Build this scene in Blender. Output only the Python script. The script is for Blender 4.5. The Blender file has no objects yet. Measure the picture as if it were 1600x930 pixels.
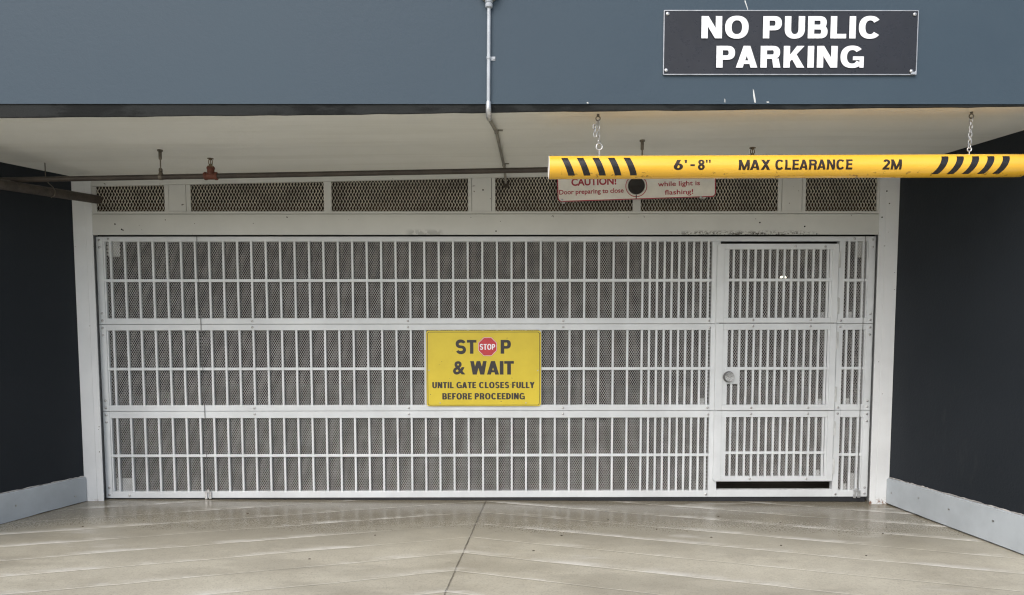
import bpy, bmesh, math, random
from mathutils import Vector, Matrix
random.seed(7)
SC = bpy.context.scene
COL = SC.collection
R = math.radians
sin, cos, PI = math.sin, math.cos, math.pi

# ------------------------------------------------------------------ camera
cd = bpy.data.cameras.new('Camera'); cam = bpy.data.objects.new('Camera', cd); COL.objects.link(cam)
cd.sensor_width = 36; cd.lens = 1100/1600*36; cd.clip_start = .05; cd.clip_end = 2000
cd.shift_y = 149.2/1600
yaw, pitch, roll = .00408, -.06962, -.00107
_f = Vector((sin(yaw)*cos(pitch), cos(yaw)*cos(pitch), sin(pitch)))
_r = Vector((cos(yaw), -sin(yaw), 0)); _u = _r.cross(_f)
_r, _u = cos(roll)*_r+sin(roll)*_u, -sin(roll)*_r+cos(roll)*_u
M = Matrix.Identity(4)
for i in range(3):
    M[i][0], M[i][1], M[i][2] = _r[i], _u[i], -_f[i]
M.translation = (0, -5.6, 1.2614)
cam.matrix_world = M
SC.camera = cam

# ------------------------------------------------------------------ overcast sky, soft sun, exposure
SUN_EL, SUN_AZ = R(43), R(207)          # azimuth clockwise from +Y (north): behind the viewer
w = bpy.data.worlds.new('World'); SC.world = w; w.use_nodes = True
nt = w.node_tree; nt.nodes.clear()
sky = nt.nodes.new('ShaderNodeTexSky'); sky.sky_type = 'NISHITA'; sky.sun_disc = False
sky.sun_elevation = SUN_EL; sky.sun_rotation = SUN_AZ
sky.air_density = 1.0; sky.dust_density = 3.0; sky.ozone_density = 1.0
hs = nt.nodes.new('ShaderNodeHueSaturation'); hs.inputs['Saturation'].default_value = .62
bg = nt.nodes.new('ShaderNodeBackground'); bg.inputs['Strength'].default_value = .105
wo = nt.nodes.new('ShaderNodeOutputWorld')
nt.links.new(sky.outputs[0], hs.inputs['Color']); nt.links.new(hs.outputs[0], bg.inputs[0]); nt.links.new(bg.outputs[0], wo.inputs[0])
sl = bpy.data.lights.new('Sun', 'SUN'); sl.energy = .5; sl.angle = R(40); sl.color = (1, .975, .94)
so = bpy.data.objects.new('Sun', sl); COL.objects.link(so)
_d = Vector((sin(SUN_AZ)*cos(SUN_EL), cos(SUN_AZ)*cos(SUN_EL), sin(SUN_EL)))
so.rotation_euler = _d.to_track_quat('Z', 'Y').to_euler(); so.location = _d*40
SC.view_settings.view_transform = 'Standard'; SC.view_settings.look = 'None'
SC.cycles.filter_width = 1.2; SC.cycles.use_denoising = True; SC.cycles.denoising_prefilter = 'NONE'
SC.view_settings.exposure = 1.1; SC.view_settings.gamma = 1; SC.view_settings.use_curve_mapping = False

# ------------------------------------------------------------------ materials
def srgb(*c):
    return tuple(((v/255)/12.92 if v/255 <= .04045 else ((v/255+.055)/1.055)**2.4) for v in c)

class NT:
    """small node helper"""
    def __init__(s, name):
        s.m = bpy.data.materials.new(name); s.m.use_nodes = True; s.t = s.m.node_tree
        s.b = s.t.nodes['Principled BSDF']
        s.geo = s.t.nodes.new('ShaderNodeNewGeometry')
        s.pos = s.geo.outputs['Position']
    def n(s, typ, **kw):
        x = s.t.nodes.new(typ)
        for k, v in kw.items(): setattr(x, k, v)
        return x
    def L(s, a, b): s.t.links.new(a, b)
    def val(s, sock, v):
        if hasattr(v, 'links'): s.L(v, sock)
        else: sock.default_value = v
    def math(s, op, a, b=0., c=None, clamp=False):
        x = s.n('ShaderNodeMath', operation=op, use_clamp=clamp)
        s.val(x.inputs[0], a); s.val(x.inputs[1], b)
        if c is not None: s.val(x.inputs[2], c)
        return x.outputs[0]
    def sep(s):
        x = s.n('ShaderNodeSeparateXYZ'); s.L(s.pos, x.inputs[0]); return x.outputs
    def noise(s, scale, detail=4, rough=.6, stretch=(1, 1, 1)):
        x = s.n('ShaderNodeTexNoise'); x.inputs['Scale'].default_value = scale
        x.inputs['Detail'].default_value = detail; x.inputs['Roughness'].default_value = rough
        mp = s.n('ShaderNodeMapping'); mp.inputs['Scale'].default_value = stretch
        s.L(s.pos, mp.inputs[0]); s.L(mp.outputs[0], x.inputs['Vector'])
        return x.outputs['Fac']
    def ramp(s, v, a, b, lo=0., hi=1.):
        x = s.n('ShaderNodeMapRange'); x.interpolation_type = 'SMOOTHSTEP'
        s.val(x.inputs[0], v); s.val(x.inputs[1], a); s.val(x.inputs[2], b); s.val(x.inputs[3], lo); s.val(x.inputs[4], hi)
        return x.outputs[0]
    def mix(s, f, a, b):
        x = s.n('ShaderNodeMix', data_type='RGBA'); s.val(x.inputs[0], f)
        for k, v in ((6, a), (7, b)):
            if hasattr(v, 'links'): s.L(v, x.inputs[k])
            else: x.inputs[k].default_value = (*v, 1)
        return x.outputs[2]
    def bump(s, h, dist, strength=1.):
        x = s.n('ShaderNodeBump'); x.inputs['Distance'].default_value = dist; x.inputs['Strength'].default_value = strength
        s.val(x.inputs['Height'], h); s.L(x.outputs[0], s.b.inputs['Normal']); return x
    def out(s, col, rough=.5, metal=0., spec=.5):
        if hasattr(col, 'links'): s.L(col, s.b.inputs['Base Color'])
        else: s.b.inputs['Base Color'].default_value = (*col, 1)
        s.val(s.b.inputs['Roughness'], rough); s.val(s.b.inputs['Metallic'], metal)
        s.b.inputs['Specular IOR Level'].default_value = spec
        return s.m

def paint(name, c, rough=.5, dirt=.18, scale=2.5, grain=60, bump=.0006, metal=0., spec=.5):
    """painted or bare surface with uneven tone, fine grain and slightly uneven gloss"""
    k = NT(name)
    a = k.noise(scale, 5, .65); g = k.noise(grain, 3, .6)
    d = tuple(v*(1-dirt) for v in c); l = tuple(min(1, v*(1+dirt*.5)) for v in c)
    col = k.mix(k.ramp(a, .32, .68), d, l)
    if bump: k.bump(g, bump)
    return k.out(col, k.ramp(g, .3, .7, max(.05, rough-.07), min(1, rough+.07)), metal, spec)

MAT = {}
# slate wall paint: large faint patches, roller grain, faint vertical streaks
k = NT('slate_wall_paint')
a = k.noise(.9, 5, .6); st = k.noise(3.2, 4, .6, (3.0, 3.0, .25)); g = k.noise(45, 4, .7)
c = k.mix(k.ramp(a, .3, .7), (.041, .066, .092), (.049, .076, .102))
c = k.mix(k.ramp(st, .62, .80, 0, .05), c, (.078, .104, .128))
k.bump(k.math('ADD', k.math('MULTIPLY', g, .3), a), .004)
MAT['wall'] = k.out(c, k.ramp(a, .3, .7, .55, .63), 0., .3)
k = NT('shaded_slate_paint')  # side walls: same slate paint, darkened so the shade sits in the colour
a = k.noise(1.1, 5, .6); g = k.noise(50, 4, .7)
c = k.mix(k.ramp(a, .3, .7), (.0125, .0168, .0225), (.0160, .0205, .027))
sm = k.noise(2.3, 5, .7, (2, 2, .5))
c = k.mix(k.ramp(sm, .60, .72, 0, .30), c, (.040, .043, .047))
k.bump(g, .0015)
MAT['side'] = k.out(c, .62, 0., .28)
# unpainted dark lip of the beam, with tar-like patches
k = NT('bare_dark_lip')
a = k.noise(2.6, 5, .65, (1.2, 1, 4)); g = k.noise(70, 4, .7)
c = k.mix(k.ramp(a, .45, .6), (.024, .026, .026), (.011, .012, .012))
k.bump(g, .002); MAT['lip'] = k.out(c, .8, 0., .15)
# soffit: beige paint, board marks, warm bleached band near the front
k = NT('soffit_paint')
x, y, z = k.sep()
a = k.noise(1.0, 5, .62); b = k.noise(1.4, 4, .6, (.25, 4.5, 1)); g = k.noise(38, 4, .7)
c = k.mix(k.ramp(a, .3, .7), (.725, .73, .69), (.78, .785, .75))
c = k.mix(k.ramp(b, .5, .68, 0, .30), c, (.62, .62, .57))
edge = k.math('MULTIPLY', k.ramp(k.math('ADD', y, k.math('MULTIPLY', a, .25)), -1.50, -1.38, 1, 0), k.ramp(k.math('ADD', x, k.math('MULTIPLY', b, 1.2)), .5, 1.6))
c = k.mix(k.math('MULTIPLY', edge, .24), c, (.70, .56, .44))
k.bump(k.math('ADD', k.math('MULTIPLY', g, .25), b), .003)
MAT['soffit'] = k.out(c, .8)
# white-grey frame paint, specks, rust at the feet, chipped lower lintel edge
def framepaint(name, base, jamb=False, lintel=False):
    k = NT(name); x, y, z = k.sep()
    a = k.noise(1.6, 5, .65); g = k.noise(55, 4, .7); sp = k.noise(31, 2, .5)
    c = k.mix(k.ramp(a, .3, .7), tuple(v*.90 for v in base), base)
    c = k.mix(k.ramp(sp, .735, .755), c, (.12, .11, .10))
    if jamb:
        low = k.ramp(z, -.01, .045, 1, 0)
        r = k.math('MULTIPLY', low, k.ramp(k.noise(24, 4, .7), .52, .64))
        c = k.mix(k.math('MULTIPLY', r, .95), c, (.16, .065, .025))
    if lintel:
        f = k.noise(46, 3, .75, (1, 1, 1.6))
        band = k.math('MULTIPLY', k.ramp(z, 2.112, 2.150, 1, 0), k.math('MULTIPLY', k.ramp(x, 1.15, 1.5), k.ramp(x, 2.2, 2.45, 1, 0)))
        band2 = k.math('MULTIPLY', k.ramp(z, 2.125, 2.16, 1, 0), k.math('MULTIPLY', k.ramp(x, -.82, -.75), k.ramp(x, -.55, -.5, 1, 0)))
        c = k.mix(k.math('MULTIPLY', band, k.ramp(f, .50, .54)), c, (.07, .065, .05))
        c = k.mix(k.math('MULTIPLY', band2, k.ramp(k.noise(16, 3, .6), .42, .5, 0, .5)), c, (.22, .22, .21))
    k.bump(k.math('ADD', g, k.math('MULTIPLY', a, .6)), .0008)
    return k.out(c, k.ramp(a, .3, .7, .42, .56))
MAT['frame'] = framepaint('cream_frame_paint', (.61, .62, .60))
MAT['jamb'] = framepaint('jamb_paint', (.74, .765, .78), jamb=True)
MAT['lintel'] = framepaint('lintel_paint', (.58, .59, .565), lintel=True)
MAT['gate'] = paint('gate_white_paint', (.655, .685, .705), .42, .10, 2.2, 60, .0004)
MAT['mesh'] = paint('gate_mesh_paint', (.41, .405, .395), .5, .25, 9, 90, 0)
MAT['vent'] = paint('vent_mesh_paint', (.70, .66, .56), .55, .3, 5, 90, 0)
MAT['plate'] = paint('mesh_backing', (.58, .60, .60), .5, .2, 8, 60, .0004)
MAT['board'] = paint('kick_board_paint', (.46, .505, .545), .45, .12, 2.4, 50, .0006)
MAT['caulk'] = paint('caulk', (.44, .43, .42), .8, .4, 18, 80, .002)
MAT['seal'] = paint('rubber_seal', (.012, .013, .016), .6, .3, 5, 60, .0006)
MAT['steel'] = paint('brushed_steel', (.46, .46, .46), .30, .3, 20, 120, .0002, 1.)
MAT['galv'] = paint('galvanised_steel', (.60, .61, .62), .42, .35, 30, 150, .0003, .85)
MAT['bolt'] = paint('zinc_bolt', (.50, .50, .50), .35, .3, 40, 150, .0002, .9)
MAT['cable'] = paint('steel_cable', (.20, .20, .20), .45, .3, 30, 200, .0002, .8)
MAT['conduit'] = paint('conduit_grey_paint', (.44, .48, .525), .4, .15, 12, 80, .0003)
MAT['conduitd'] = paint('conduit_dull_paint', (.24, .23, .20), .65, .3, 8, 80, .0005)
MAT['pipe'] = paint('black_iron_pipe', (.050, .040, .032), .5, .4, 6, 90, .0006, .2)
MAT['rustpipe'] = paint('rusty_iron_pipe', (.055, .044, .036), .65, .4, 7, 70, .0012)
MAT['redtee'] = paint('red_oxide_fitting', (.105, .026, .012), .6, .3, 25, 80, .0008)
MAT['brass'] = paint('tarnished_brass', (.18, .14, .09), .5, .3, 30, 90, .0003, .7)
MAT['hanger'] = paint('hanger_steel', (.17, .15, .12), .5, .4, 20, 90, .0004, .5)
k = NT('yellow_bar_vinyl'); x, y, z = k.sep()
a = k.noise(2.0, 4, .6, (1, 6, 6)); g = k.noise(60, 3, .6); sc = k.noise(26, 3, .7, (1, 1, 1.5))
c = k.mix(k.ramp(a, .3, .7), (.87, .485, .030), (.91, .53, .045))
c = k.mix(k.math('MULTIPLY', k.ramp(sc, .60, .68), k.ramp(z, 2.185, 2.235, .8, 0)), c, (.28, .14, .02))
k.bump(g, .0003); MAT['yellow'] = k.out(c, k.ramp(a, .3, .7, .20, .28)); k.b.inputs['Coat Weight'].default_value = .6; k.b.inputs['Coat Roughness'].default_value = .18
MAT['stripe'] = paint('black_vinyl_stripe', (.012, .011, .013), .3, .3, 8, 80, .0002)
MAT['bartext'] = paint('brown_black_lettering', (.022, .012, .006), .35, .2, 10, 80, 0)
MAT['pvc'] = paint('white_pvc_edge', (.75, .74, .70), .4, .15, 8, 60, .0003)
k = NT('dark_sign_face'); a = k.noise(2.2, 4, .6); g = k.noise(30, 3, .6)
k.bump(k.math('ADD', a, k.math('MULTIPLY', g, .05)), .006)
MAT['darksign'] = k.out(k.mix(k.ramp(a, .3, .7), (.017, .019, .025), (.024, .026, .033)), k.ramp(g, .3, .7, .26, .36), 0., .38)
MAT['aluedge'] = paint('sign_metal_edge', (.45, .46, .48), .35, .2, 20, 80, .0003, .6)
MAT['whitetext'] = paint('white_lettering', (.84, .85, .88), .4, .06, 6, 80, 0)
k = NT('yellow_sign_face'); a = k.noise(3.0, 5, .65); sp = k.noise(48, 2, .5)
c = k.mix(k.ramp(a, .3, .7), (.62, .475, .030), (.69, .54, .038))
c = k.mix(k.ramp(sp, .73, .75, 0, .7), c, (.20, .15, .03))
MAT['yelsign'] = k.out(c, k.ramp(a, .3, .7, .36, .46))
MAT['blacktext'] = paint('black_lettering', (.030, .026, .026), .45, .2, 6, 80, 0)
MAT['red'] = paint('red_sign_print', (.50, .035, .045), .4, .12, 6, 80, 0)
MAT['redtext'] = paint('crimson_lettering', (.38, .022, .045), .45, .12, 6, 80, 0)
MAT['whitesign'] = paint('white_sign_face', (.80, .785, .73), .45, .12, 4, 70, .0003)
MAT['lens'] = paint('dark_lamp_lens', (.012, .010, .010), .35, .2, 5, 50, .0003)
MAT['brown'] = paint('brown_timber', (.060, .038, .022), .8, .5, 3, 40, .002)
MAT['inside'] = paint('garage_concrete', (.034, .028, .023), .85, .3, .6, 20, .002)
MAT['insidepale'] = paint('garage_pale_beam', (.55, .50, .36), .8, .3, 2, 20, .002)
MAT['crack'] = paint('joint_filler', (.075, .065, .05), .9, .4, 12, 60, .002)
MAT['speck'] = paint('leaf_litter', (.06, .045, .03), .9, .4, 20, 60, .001)
# emission for the two far lamps inside
k = NT('dim_lamp_glow'); k.b.inputs['Emission Color'].default_value = (1, .86, .48, 1); k.b.inputs['Emission Strength'].default_value = .05
MAT['dimglow'] = k.out((.5, .45, .3), .5)
k = NT('lamp_glow'); k.b.inputs['Emission Color'].default_value = (1, .93, .72, 1); k.b.inputs['Emission Strength'].default_value = 6
MAT['glow'] = k.out((.9, .88, .8), .5)

# driveway: herringbone-scored concrete, darkened towards the gate by moisture and painted shade
k = NT('scored_concrete'); x, y, z = k.sep()
jx = k.math('ADD', x, k.math('MULTIPLY', k.math('ADD', y, .1), -.0742))      # centre joint leans
u = k.math('ABSOLUTE', k.math('ADD', jx, .195))
wob = k.math('MULTIPLY', k.math('SUBTRACT', k.noise(1.3, 3, .5), .5), .05)
s = k.math('ADD', k.math('DIVIDE', k.math('ADD', k.math('ADD', y, k.math('MULTIPLY', u, .305)), wob), .325), 20.58)
fr = k.math('FRACT', s)
inreg = k.math('MULTIPLY', k.ramp(y, -7.2, -7.0), k.ramp(y, -.03, .02, 1, 0))
big = k.noise(.8, 5, .62); med = k.noise(5.5, 7, .72); fine = k.noise(85, 5, .8); mid = k.noise(30, 6, .78); wear = k.noise(1.3, 6, .72, (.7, 2.0, 1))
c = k.mix(k.ramp(big, .32, .68), (.465, .434, .350), (.565, .534, .436))
c = k.mix(k.ramp(med, .42, .75, 0, .45), c, (.36, .33, .265))
c = k.mix(k.ramp(mid, .52, .70, 0, .22), c, (.29, .265, .21))
c = k.mix(k.ramp(fine, .34, .50, .45, 0), c, (.15, .13, .095))
c = k.mix(k.ramp(fine, .58, .72, 0, .5), c, (.70, .67, .60))
# groove: narrow channel, far lip pale from wear and a painted lit edge, rubbed strip beyond
d0 = k.math('ABSOLUTE', k.math('SUBTRACT', fr, .5))
gn = k.noise(14, 4, .7)
groove = k.math('MULTIPLY', k.ramp(d0, .008, .022, 1, 0), inreg)
lip = k.math('MULTIPLY', k.math('MULTIPLY', k.ramp(fr, .505, .520), k.ramp(k.math('ADD', fr, k.math('MULTIPLY', gn, .03)), .540, .560, 1, 0)), inreg)
rub = k.math('MULTIPLY', k.math('MULTIPLY', k.ramp(fr, .50, .53), k.ramp(k.math('ADD', fr, k.math('MULTIPLY', gn, .12)), .56, .86, 1, 0)), inreg)
c = k.mix(k.math('MULTIPLY', groove, k.ramp(wear, .35, .65, .42, .1)), c, (.20, .18, .135))
# centre joint: dark filler
jd = k.math('ABSOLUTE', k.math('ADD', k.math('ADD', jx, .195), k.math('MULTIPLY', k.math('SUBTRACT', k.noise(9, 4, .65), .5), .016)))
joint = k.math('MULTIPLY', k.ramp(jd, .0025, .0065, 1, 0), inreg)
c = k.mix(k.math('MULTIPLY', joint, k.ramp(gn, .3, .6, .9, .55)), c, (.06, .05, .035))
# moisture, darker and glossier; the gradient towards the gate also paints in overhang shade
damp_shade = k.math('MULTIPLY', k.ramp(k.math('ADD', y, k.math('MULTIPLY', k.math('SUBTRACT', k.noise(.9, 5, .65, (.6, 1.3, 1)), .5), 1.5)), -1.75, -.35), k.ramp(y, .1, .2, 1, 0))
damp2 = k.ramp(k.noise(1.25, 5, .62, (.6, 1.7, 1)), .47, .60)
wet_shade = k.math('MAXIMUM', k.math('MULTIPLY', damp_shade, .95), k.math('MULTIPLY', damp2, .30))
c = k.mix(k.math('MULTIPLY', wet_shade, .78), c, (.125, .106, .070))
c = k.mix(k.math('MULTIPLY', rub, k.ramp(wear, .47, .62, 0, .8)), c, (.72, .705, .66))
c = k.mix(k.math('MULTIPLY', lip, k.ramp(wear, .34, .56, .18, .7)), c, (.72, .69, .62))
patch = k.math('MULTIPLY', k.ramp(k.noise(1.15, 5, .65, (.8, 2.4, 1)), .60, .70), inreg)
c = k.mix(k.math('MULTIPLY', patch, .45), c, (.60, .585, .54))
c = k.mix(k.ramp(y, .04, .12), c, (.105, .092, .076))       # floor inside the garage darkened to paint in its dimness
h = k.math('ADD', k.math('MULTIPLY', fine, .05), k.math('MULTIPLY', med, .10))
h = k.math('SUBTRACT', h, k.math('MULTIPLY', groove, .42))
h = k.math('ADD', h, k.math('MULTIPLY', k.math('MULTIPLY', fr, inreg), -.28))
h = k.math('SUBTRACT', h, k.math('MULTIPLY', joint, .8))
k.bump(h, .008, .8)
MAT['floor'] = k.out(c, k.math('SUBTRACT', k.ramp(fine, .3, .7, .46, .58), k.math('MULTIPLY', wet_shade, .31)), 0., .4)

# ------------------------------------------------------------------ mesh helpers
class MB:
    def __init__(s): s.v = []; s.f = []
    def add(s, vs, fs):
        o = len(s.v); s.v += [tuple(v) for v in vs]; s.f += [tuple(i+o for i in f) for f in fs]; return s
    def box(s, x0, x1, y0, y1, z0, z1):
        return s.add([(x0,y0,z0),(x1,y0,z0),(x1,y1,z0),(x0,y1,z0),(x0,y0,z1),(x1,y0,z1),(x1,y1,z1),(x0,y1,z1)],
                     [(0,3,2,1),(4,5,6,7),(0,1,5,4),(1,2,6,5),(2,3,7,6),(3,0,4,7)])
    def prism(s, pts, y0, y1):
        """outline pts (x, z) counter-clockwise seen from -Y, extruded y0 (front) .. y1"""
        n = len(pts)
        vs = [(p[0], y0, p[1]) for p in pts]+[(p[0], y1, p[1]) for p in pts]
        fs = [tuple(range(n)), tuple(range(2*n-1, n-1, -1))]
        fs += [(i, i+n, (i+1) % n+n, (i+1) % n) for i in range(n)]
        return s.add(vs, fs)
    def hexa(s, b, t):
        """eight-corner block: bottom ring b, top ring t (each 4 points, counter-clockwise from above)"""
        return s.add(list(b)+list(t), [(3,2,1,0),(4,5,6,7),(0,1,5,4),(1,2,6,5),(2,3,7,6),(3,0,4,7)])
    def tube(s, path, r, seg=12, cap=True, closed=False):
        P = [Vector(p) for p in path]; n = len(P); rs = r if isinstance(r, (list, tuple)) else [r]*n
        rings = []; prev = None
        for i in range(n):
            if closed: t = P[(i+1) % n]-P[i-1]
            else: t = P[min(i+1, n-1)]-P[max(i-1, 0)]
            t.normalize()
            if prev is None:
                a = Vector((0, 0, 1)) if abs(t.z) < .9 else Vector((1, 0, 0))
                x = t.cross(a).normalized()
            else:
                x = (prev-t*prev.dot(t)).normalized()
            prev = x; y = t.cross(x)
            rings.append([P[i]+rs[i]*(cos(2*PI*j/seg)*x+sin(2*PI*j/seg)*y) for j in range(seg)])
        vs = [v for g in rings for v in g]; fs = []
        for i in range(n if closed else n-1):
            k2 = (i+1) % n
            for j in range(seg):
                j2 = (j+1) % seg
                fs.append((i*seg+j, i*seg+j2, k2*seg+j2, k2*seg+j))
        if cap and not closed:
            fs.append(tuple(range(seg-1, -1, -1))); fs.append(tuple(range((n-1)*seg, n*seg)))
        return s.add(vs, fs)
    def disc(s, c, r, y0, y1, seg=24):
        return s.prism([(c[0]+r*cos(2*PI*i/seg), c[1]+r*sin(2*PI*i/seg)) for i in range(seg)], y0, y1)
    def ring(s, c, r0, r1, y0, y1, seg=40):
        a = [(c[0]+r1*cos(2*PI*i/seg), c[1]+r1*sin(2*PI*i/seg)) for i in range(seg)]
        b = [(c[0]+r0*cos(2*PI*i/seg), c[1]+r0*sin(2*PI*i/seg)) for i in range(seg)]
        return s.band(a, b, y0, y1)
    def band(s, a, b, y0, y1):
        """frame between outer outline a and inner outline b"""
        n = len(a)
        vs = [(p[0], y0, p[1]) for p in a]+[(p[0], y0, p[1]) for p in b]+[(p[0], y1, p[1]) for p in a]+[(p[0], y1, p[1]) for p in b]
        fs = []
        for i in range(n):
            j = (i+1) % n
            fs += [(i, j, n+j, n+i), (2*n+i, 3*n+i, 3*n+j, 2*n+j), (i, 2*n+i, 2*n+j, j), (n+i, n+j, 3*n+j, 3*n+i)]
        return s.add(vs, fs)
    def build(s, name, mat, parent=None, smooth=False, bevel=0, kind=None):
        me = bpy.data.meshes.new(name); off = Vector((0, 0, 0)); q = parent
        while q is not None: off += q.location; q = q.parent
        me.from_pydata([(v[0]-off.x, v[1]-off.y, v[2]-off.z) for v in s.v], [], s.f)
        me.materials.append(MAT[mat] if isinstance(mat, str) else mat)
        if smooth:
            bm = bmesh.new(); bm.from_mesh(me)
            for f in bm.faces: f.smooth = True
            for e in bm.edges:
                if len(e.link_faces) == 2 and e.calc_face_angle(0) > .7: e.smooth = False
            bm.to_mesh(me); bm.free()
        o = bpy.data.objects.new(name, me); COL.objects.link(o)
        if parent: o.parent = parent
        if kind: o['kind'] = kind
        if bevel:
            m = o.modifiers.new('bevel', 'BEVEL'); m.width = bevel; m.segments = 2; m.limit_method = 'ANGLE'; m.angle_limit = R(50)
        return o

def tag(o, label, cat, group=None):
    o['label'] = label; o['category'] = cat
    if group: o['group'] = group
    return o
def thing(name, label, cat, loc=(0, 0, 0), group=None):
    o = bpy.data.objects.new(name, None); COL.objects.link(o); o.location = loc; o.empty_display_size = .1
    return tag(o, label, cat, group)
def part(name, parent, loc):
    """an empty part that holds sub-parts"""
    o = bpy.data.objects.new(name, None); COL.objects.link(o); o.parent = parent
    o.location = Vector(loc)-parent.location; return o

def rrect(x0, x1, z0, z1, r, seg=5):
    pts = []
    for cx, cz, a0 in ((x1-r, z1-r, 0), (x0+r, z1-r, 90), (x0+r, z0+r, 180), (x1-r, z0+r, 270)):
        for i in range(seg+1):
            a = R(a0+90*i/seg); pts.append((cx+r*cos(a), cz+r*sin(a)))
    return pts[::-1][::-1]

def text_geo(s, bold=0., spacing=1., word=1.):
    """flat filled outline of a text, normalised to the unit box"""
    cu = bpy.data.curves.new('lettering', 'FONT'); cu.body = s; cu.offset = bold; cu.resolution_u = 5
    cu.space_character = spacing; cu.space_word = word
    o = bpy.data.objects.new('lettering', cu); COL.objects.link(o)
    dg = bpy.context.evaluated_depsgraph_get(); dg.update()
    me = bpy.data.meshes.new_from_object(o.evaluated_get(dg))
    vs = [tuple(v.co) for v in me.vertices]; fs = [tuple(p.vertices) for p in me.polygons]
    bpy.data.objects.remove(o); bpy.data.curves.remove(cu); bpy.data.meshes.remove(me)
    x0 = min(v[0] for v in vs); x1 = max(v[0] for v in vs); y0 = min(v[1] for v in vs); y1 = max(v[1] for v in vs)
    return [((v[0]-x0)/(x1-x0), (v[1]-y0)/(y1-y0)) for v in vs], fs

def lettering(mb, s, x0, x1, z0, z1, y, bold=.02, rot=0., about=None, **kw):
    vs, fs = text_geo(s, bold, **kw)
    P = [(x0+u*(x1-x0), z0+v*(z1-z0)) for u, v in vs]
    if rot:
        cx, cz = about; P = [(cx+(p[0]-cx)*cos(rot)-(p[1]-cz)*sin(rot), cz+(p[0]-cx)*sin(rot)+(p[1]-cz)*cos(rot)) for p in P]
    out = []
    for f in fs:
        a, b, c = P[f[0]], P[f[1]], P[f[2]]
        ar = (b[0]-a[0])*(c[1]-a[1])-(b[1]-a[1])*(c[0]-a[0])
        out.append(f if ar > 0 else f[::-1])
    mb.add([(p[0], y, p[1]) for p in P], out)

def lattice(mb, x0, x1, z0, z1, y, px, pz, wd, t):
    """expanded-metal sheet: two families of slanted strands across a rectangle"""
    m = pz/px
    for fam in (0, 1):
        mm = m if fam == 0 else -m
        yy = y+fam*(t*.55+.0002)
        cs = [z-mm*x for x in (x0, x1) for z in (z0, z1)]
        c0 = math.ceil(min(cs)/pz); c1 = math.floor(max(cs)/pz)
        L = math.hypot(1, mm); nx, nz = -mm/L*wd/2, 1/L*wd/2
        for ci in range(c0, c1+1):
            c = ci*pz
            xa, xb = (z0-c)/mm, (z1-c)/mm
            if xa > xb: xa, xb = xb, xa
            xa, xb = max(xa, x0), min(xb, x1)
            if xb-xa < .002: continue
            A = (xa, mm*xa+c); B = (xb, mm*xb+c)
            q = [(A[0]-nx, A[1]-nz), (B[0]-nx, B[1]-nz), (B[0]+nx, B[1]+nz), (A[0]+nx, A[1]+nz)]
            mb.add([(p[0], yy, p[1]) for p in q]+[(p[0], yy+t, p[1]) for p in q],
                   [(0,1,2,3), (7,6,5,4), (0,4,5,1), (2,6,7,3)])

# ------------------------------------------------------------------ drawn heavy sans capitals
def _ell(cx, cy, rx, ry, a0, a1, n=22, p=2.3):
    out = []
    for i in range(n+1):
        a = R(a0+(a1-a0)*i/n); c, q = cos(a), sin(a)
        out.append((cx+rx*math.copysign(abs(c)**(2/p), c), cy+ry*math.copysign(abs(q)**(2/p), q)))
    return out
def _bandq(outer, inner):
    return [[outer[i], outer[i+1], inner[i+1], inner[i]] for i in range(len(outer)-1)]
def _ring(cx, cy, rx, ry, t, h, a0=0, a1=360, n=44, p=2.3):
    return _bandq(_ell(cx, cy, rx, ry, a0, a1, n, p), _ell(cx, cy, rx-t, ry-h, a0, a1, n, p))
def _rect(x0, y0, x1, y1): return [(x0, y0), (x1, y0), (x1, y1), (x0, y1)]
def _bowl(x0, x1, y0, y1, t, h, n=18, p=2.4):
    """D-shaped bowl open to the left between x0 and x1"""
    ry = (y1-y0)/2; cy = (y0+y1)/2; xm = max(x0, x1-max(ry*1.05, t*1.15))
    o = _ell(xm, cy, x1-xm, ry, -90, 90, n, p); i_ = _ell(xm, cy, x1-xm-t, ry-h, -90, 90, n, p)
    return [[_rect(x0, y0, xm, y0+h)], [_rect(x0, y1-h, xm, y1)], _bandq(o, i_)]
def _stroke(pts, ws):
    L, Rr = [], []
    for i, p in enumerate(pts):
        a = pts[max(i-1, 0)]; b = pts[min(i+1, len(pts)-1)]
        dx, dy = b[0]-a[0], b[1]-a[1]; l = math.hypot(dx, dy) or 1
        nx_, ny_ = -dy/l*ws[i]/2, dx/l*ws[i]/2
        L.append((p[0]+nx_, p[1]+ny_)); Rr.append((p[0]-nx_, p[1]-ny_))
    return _bandq(L, Rr)
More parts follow.
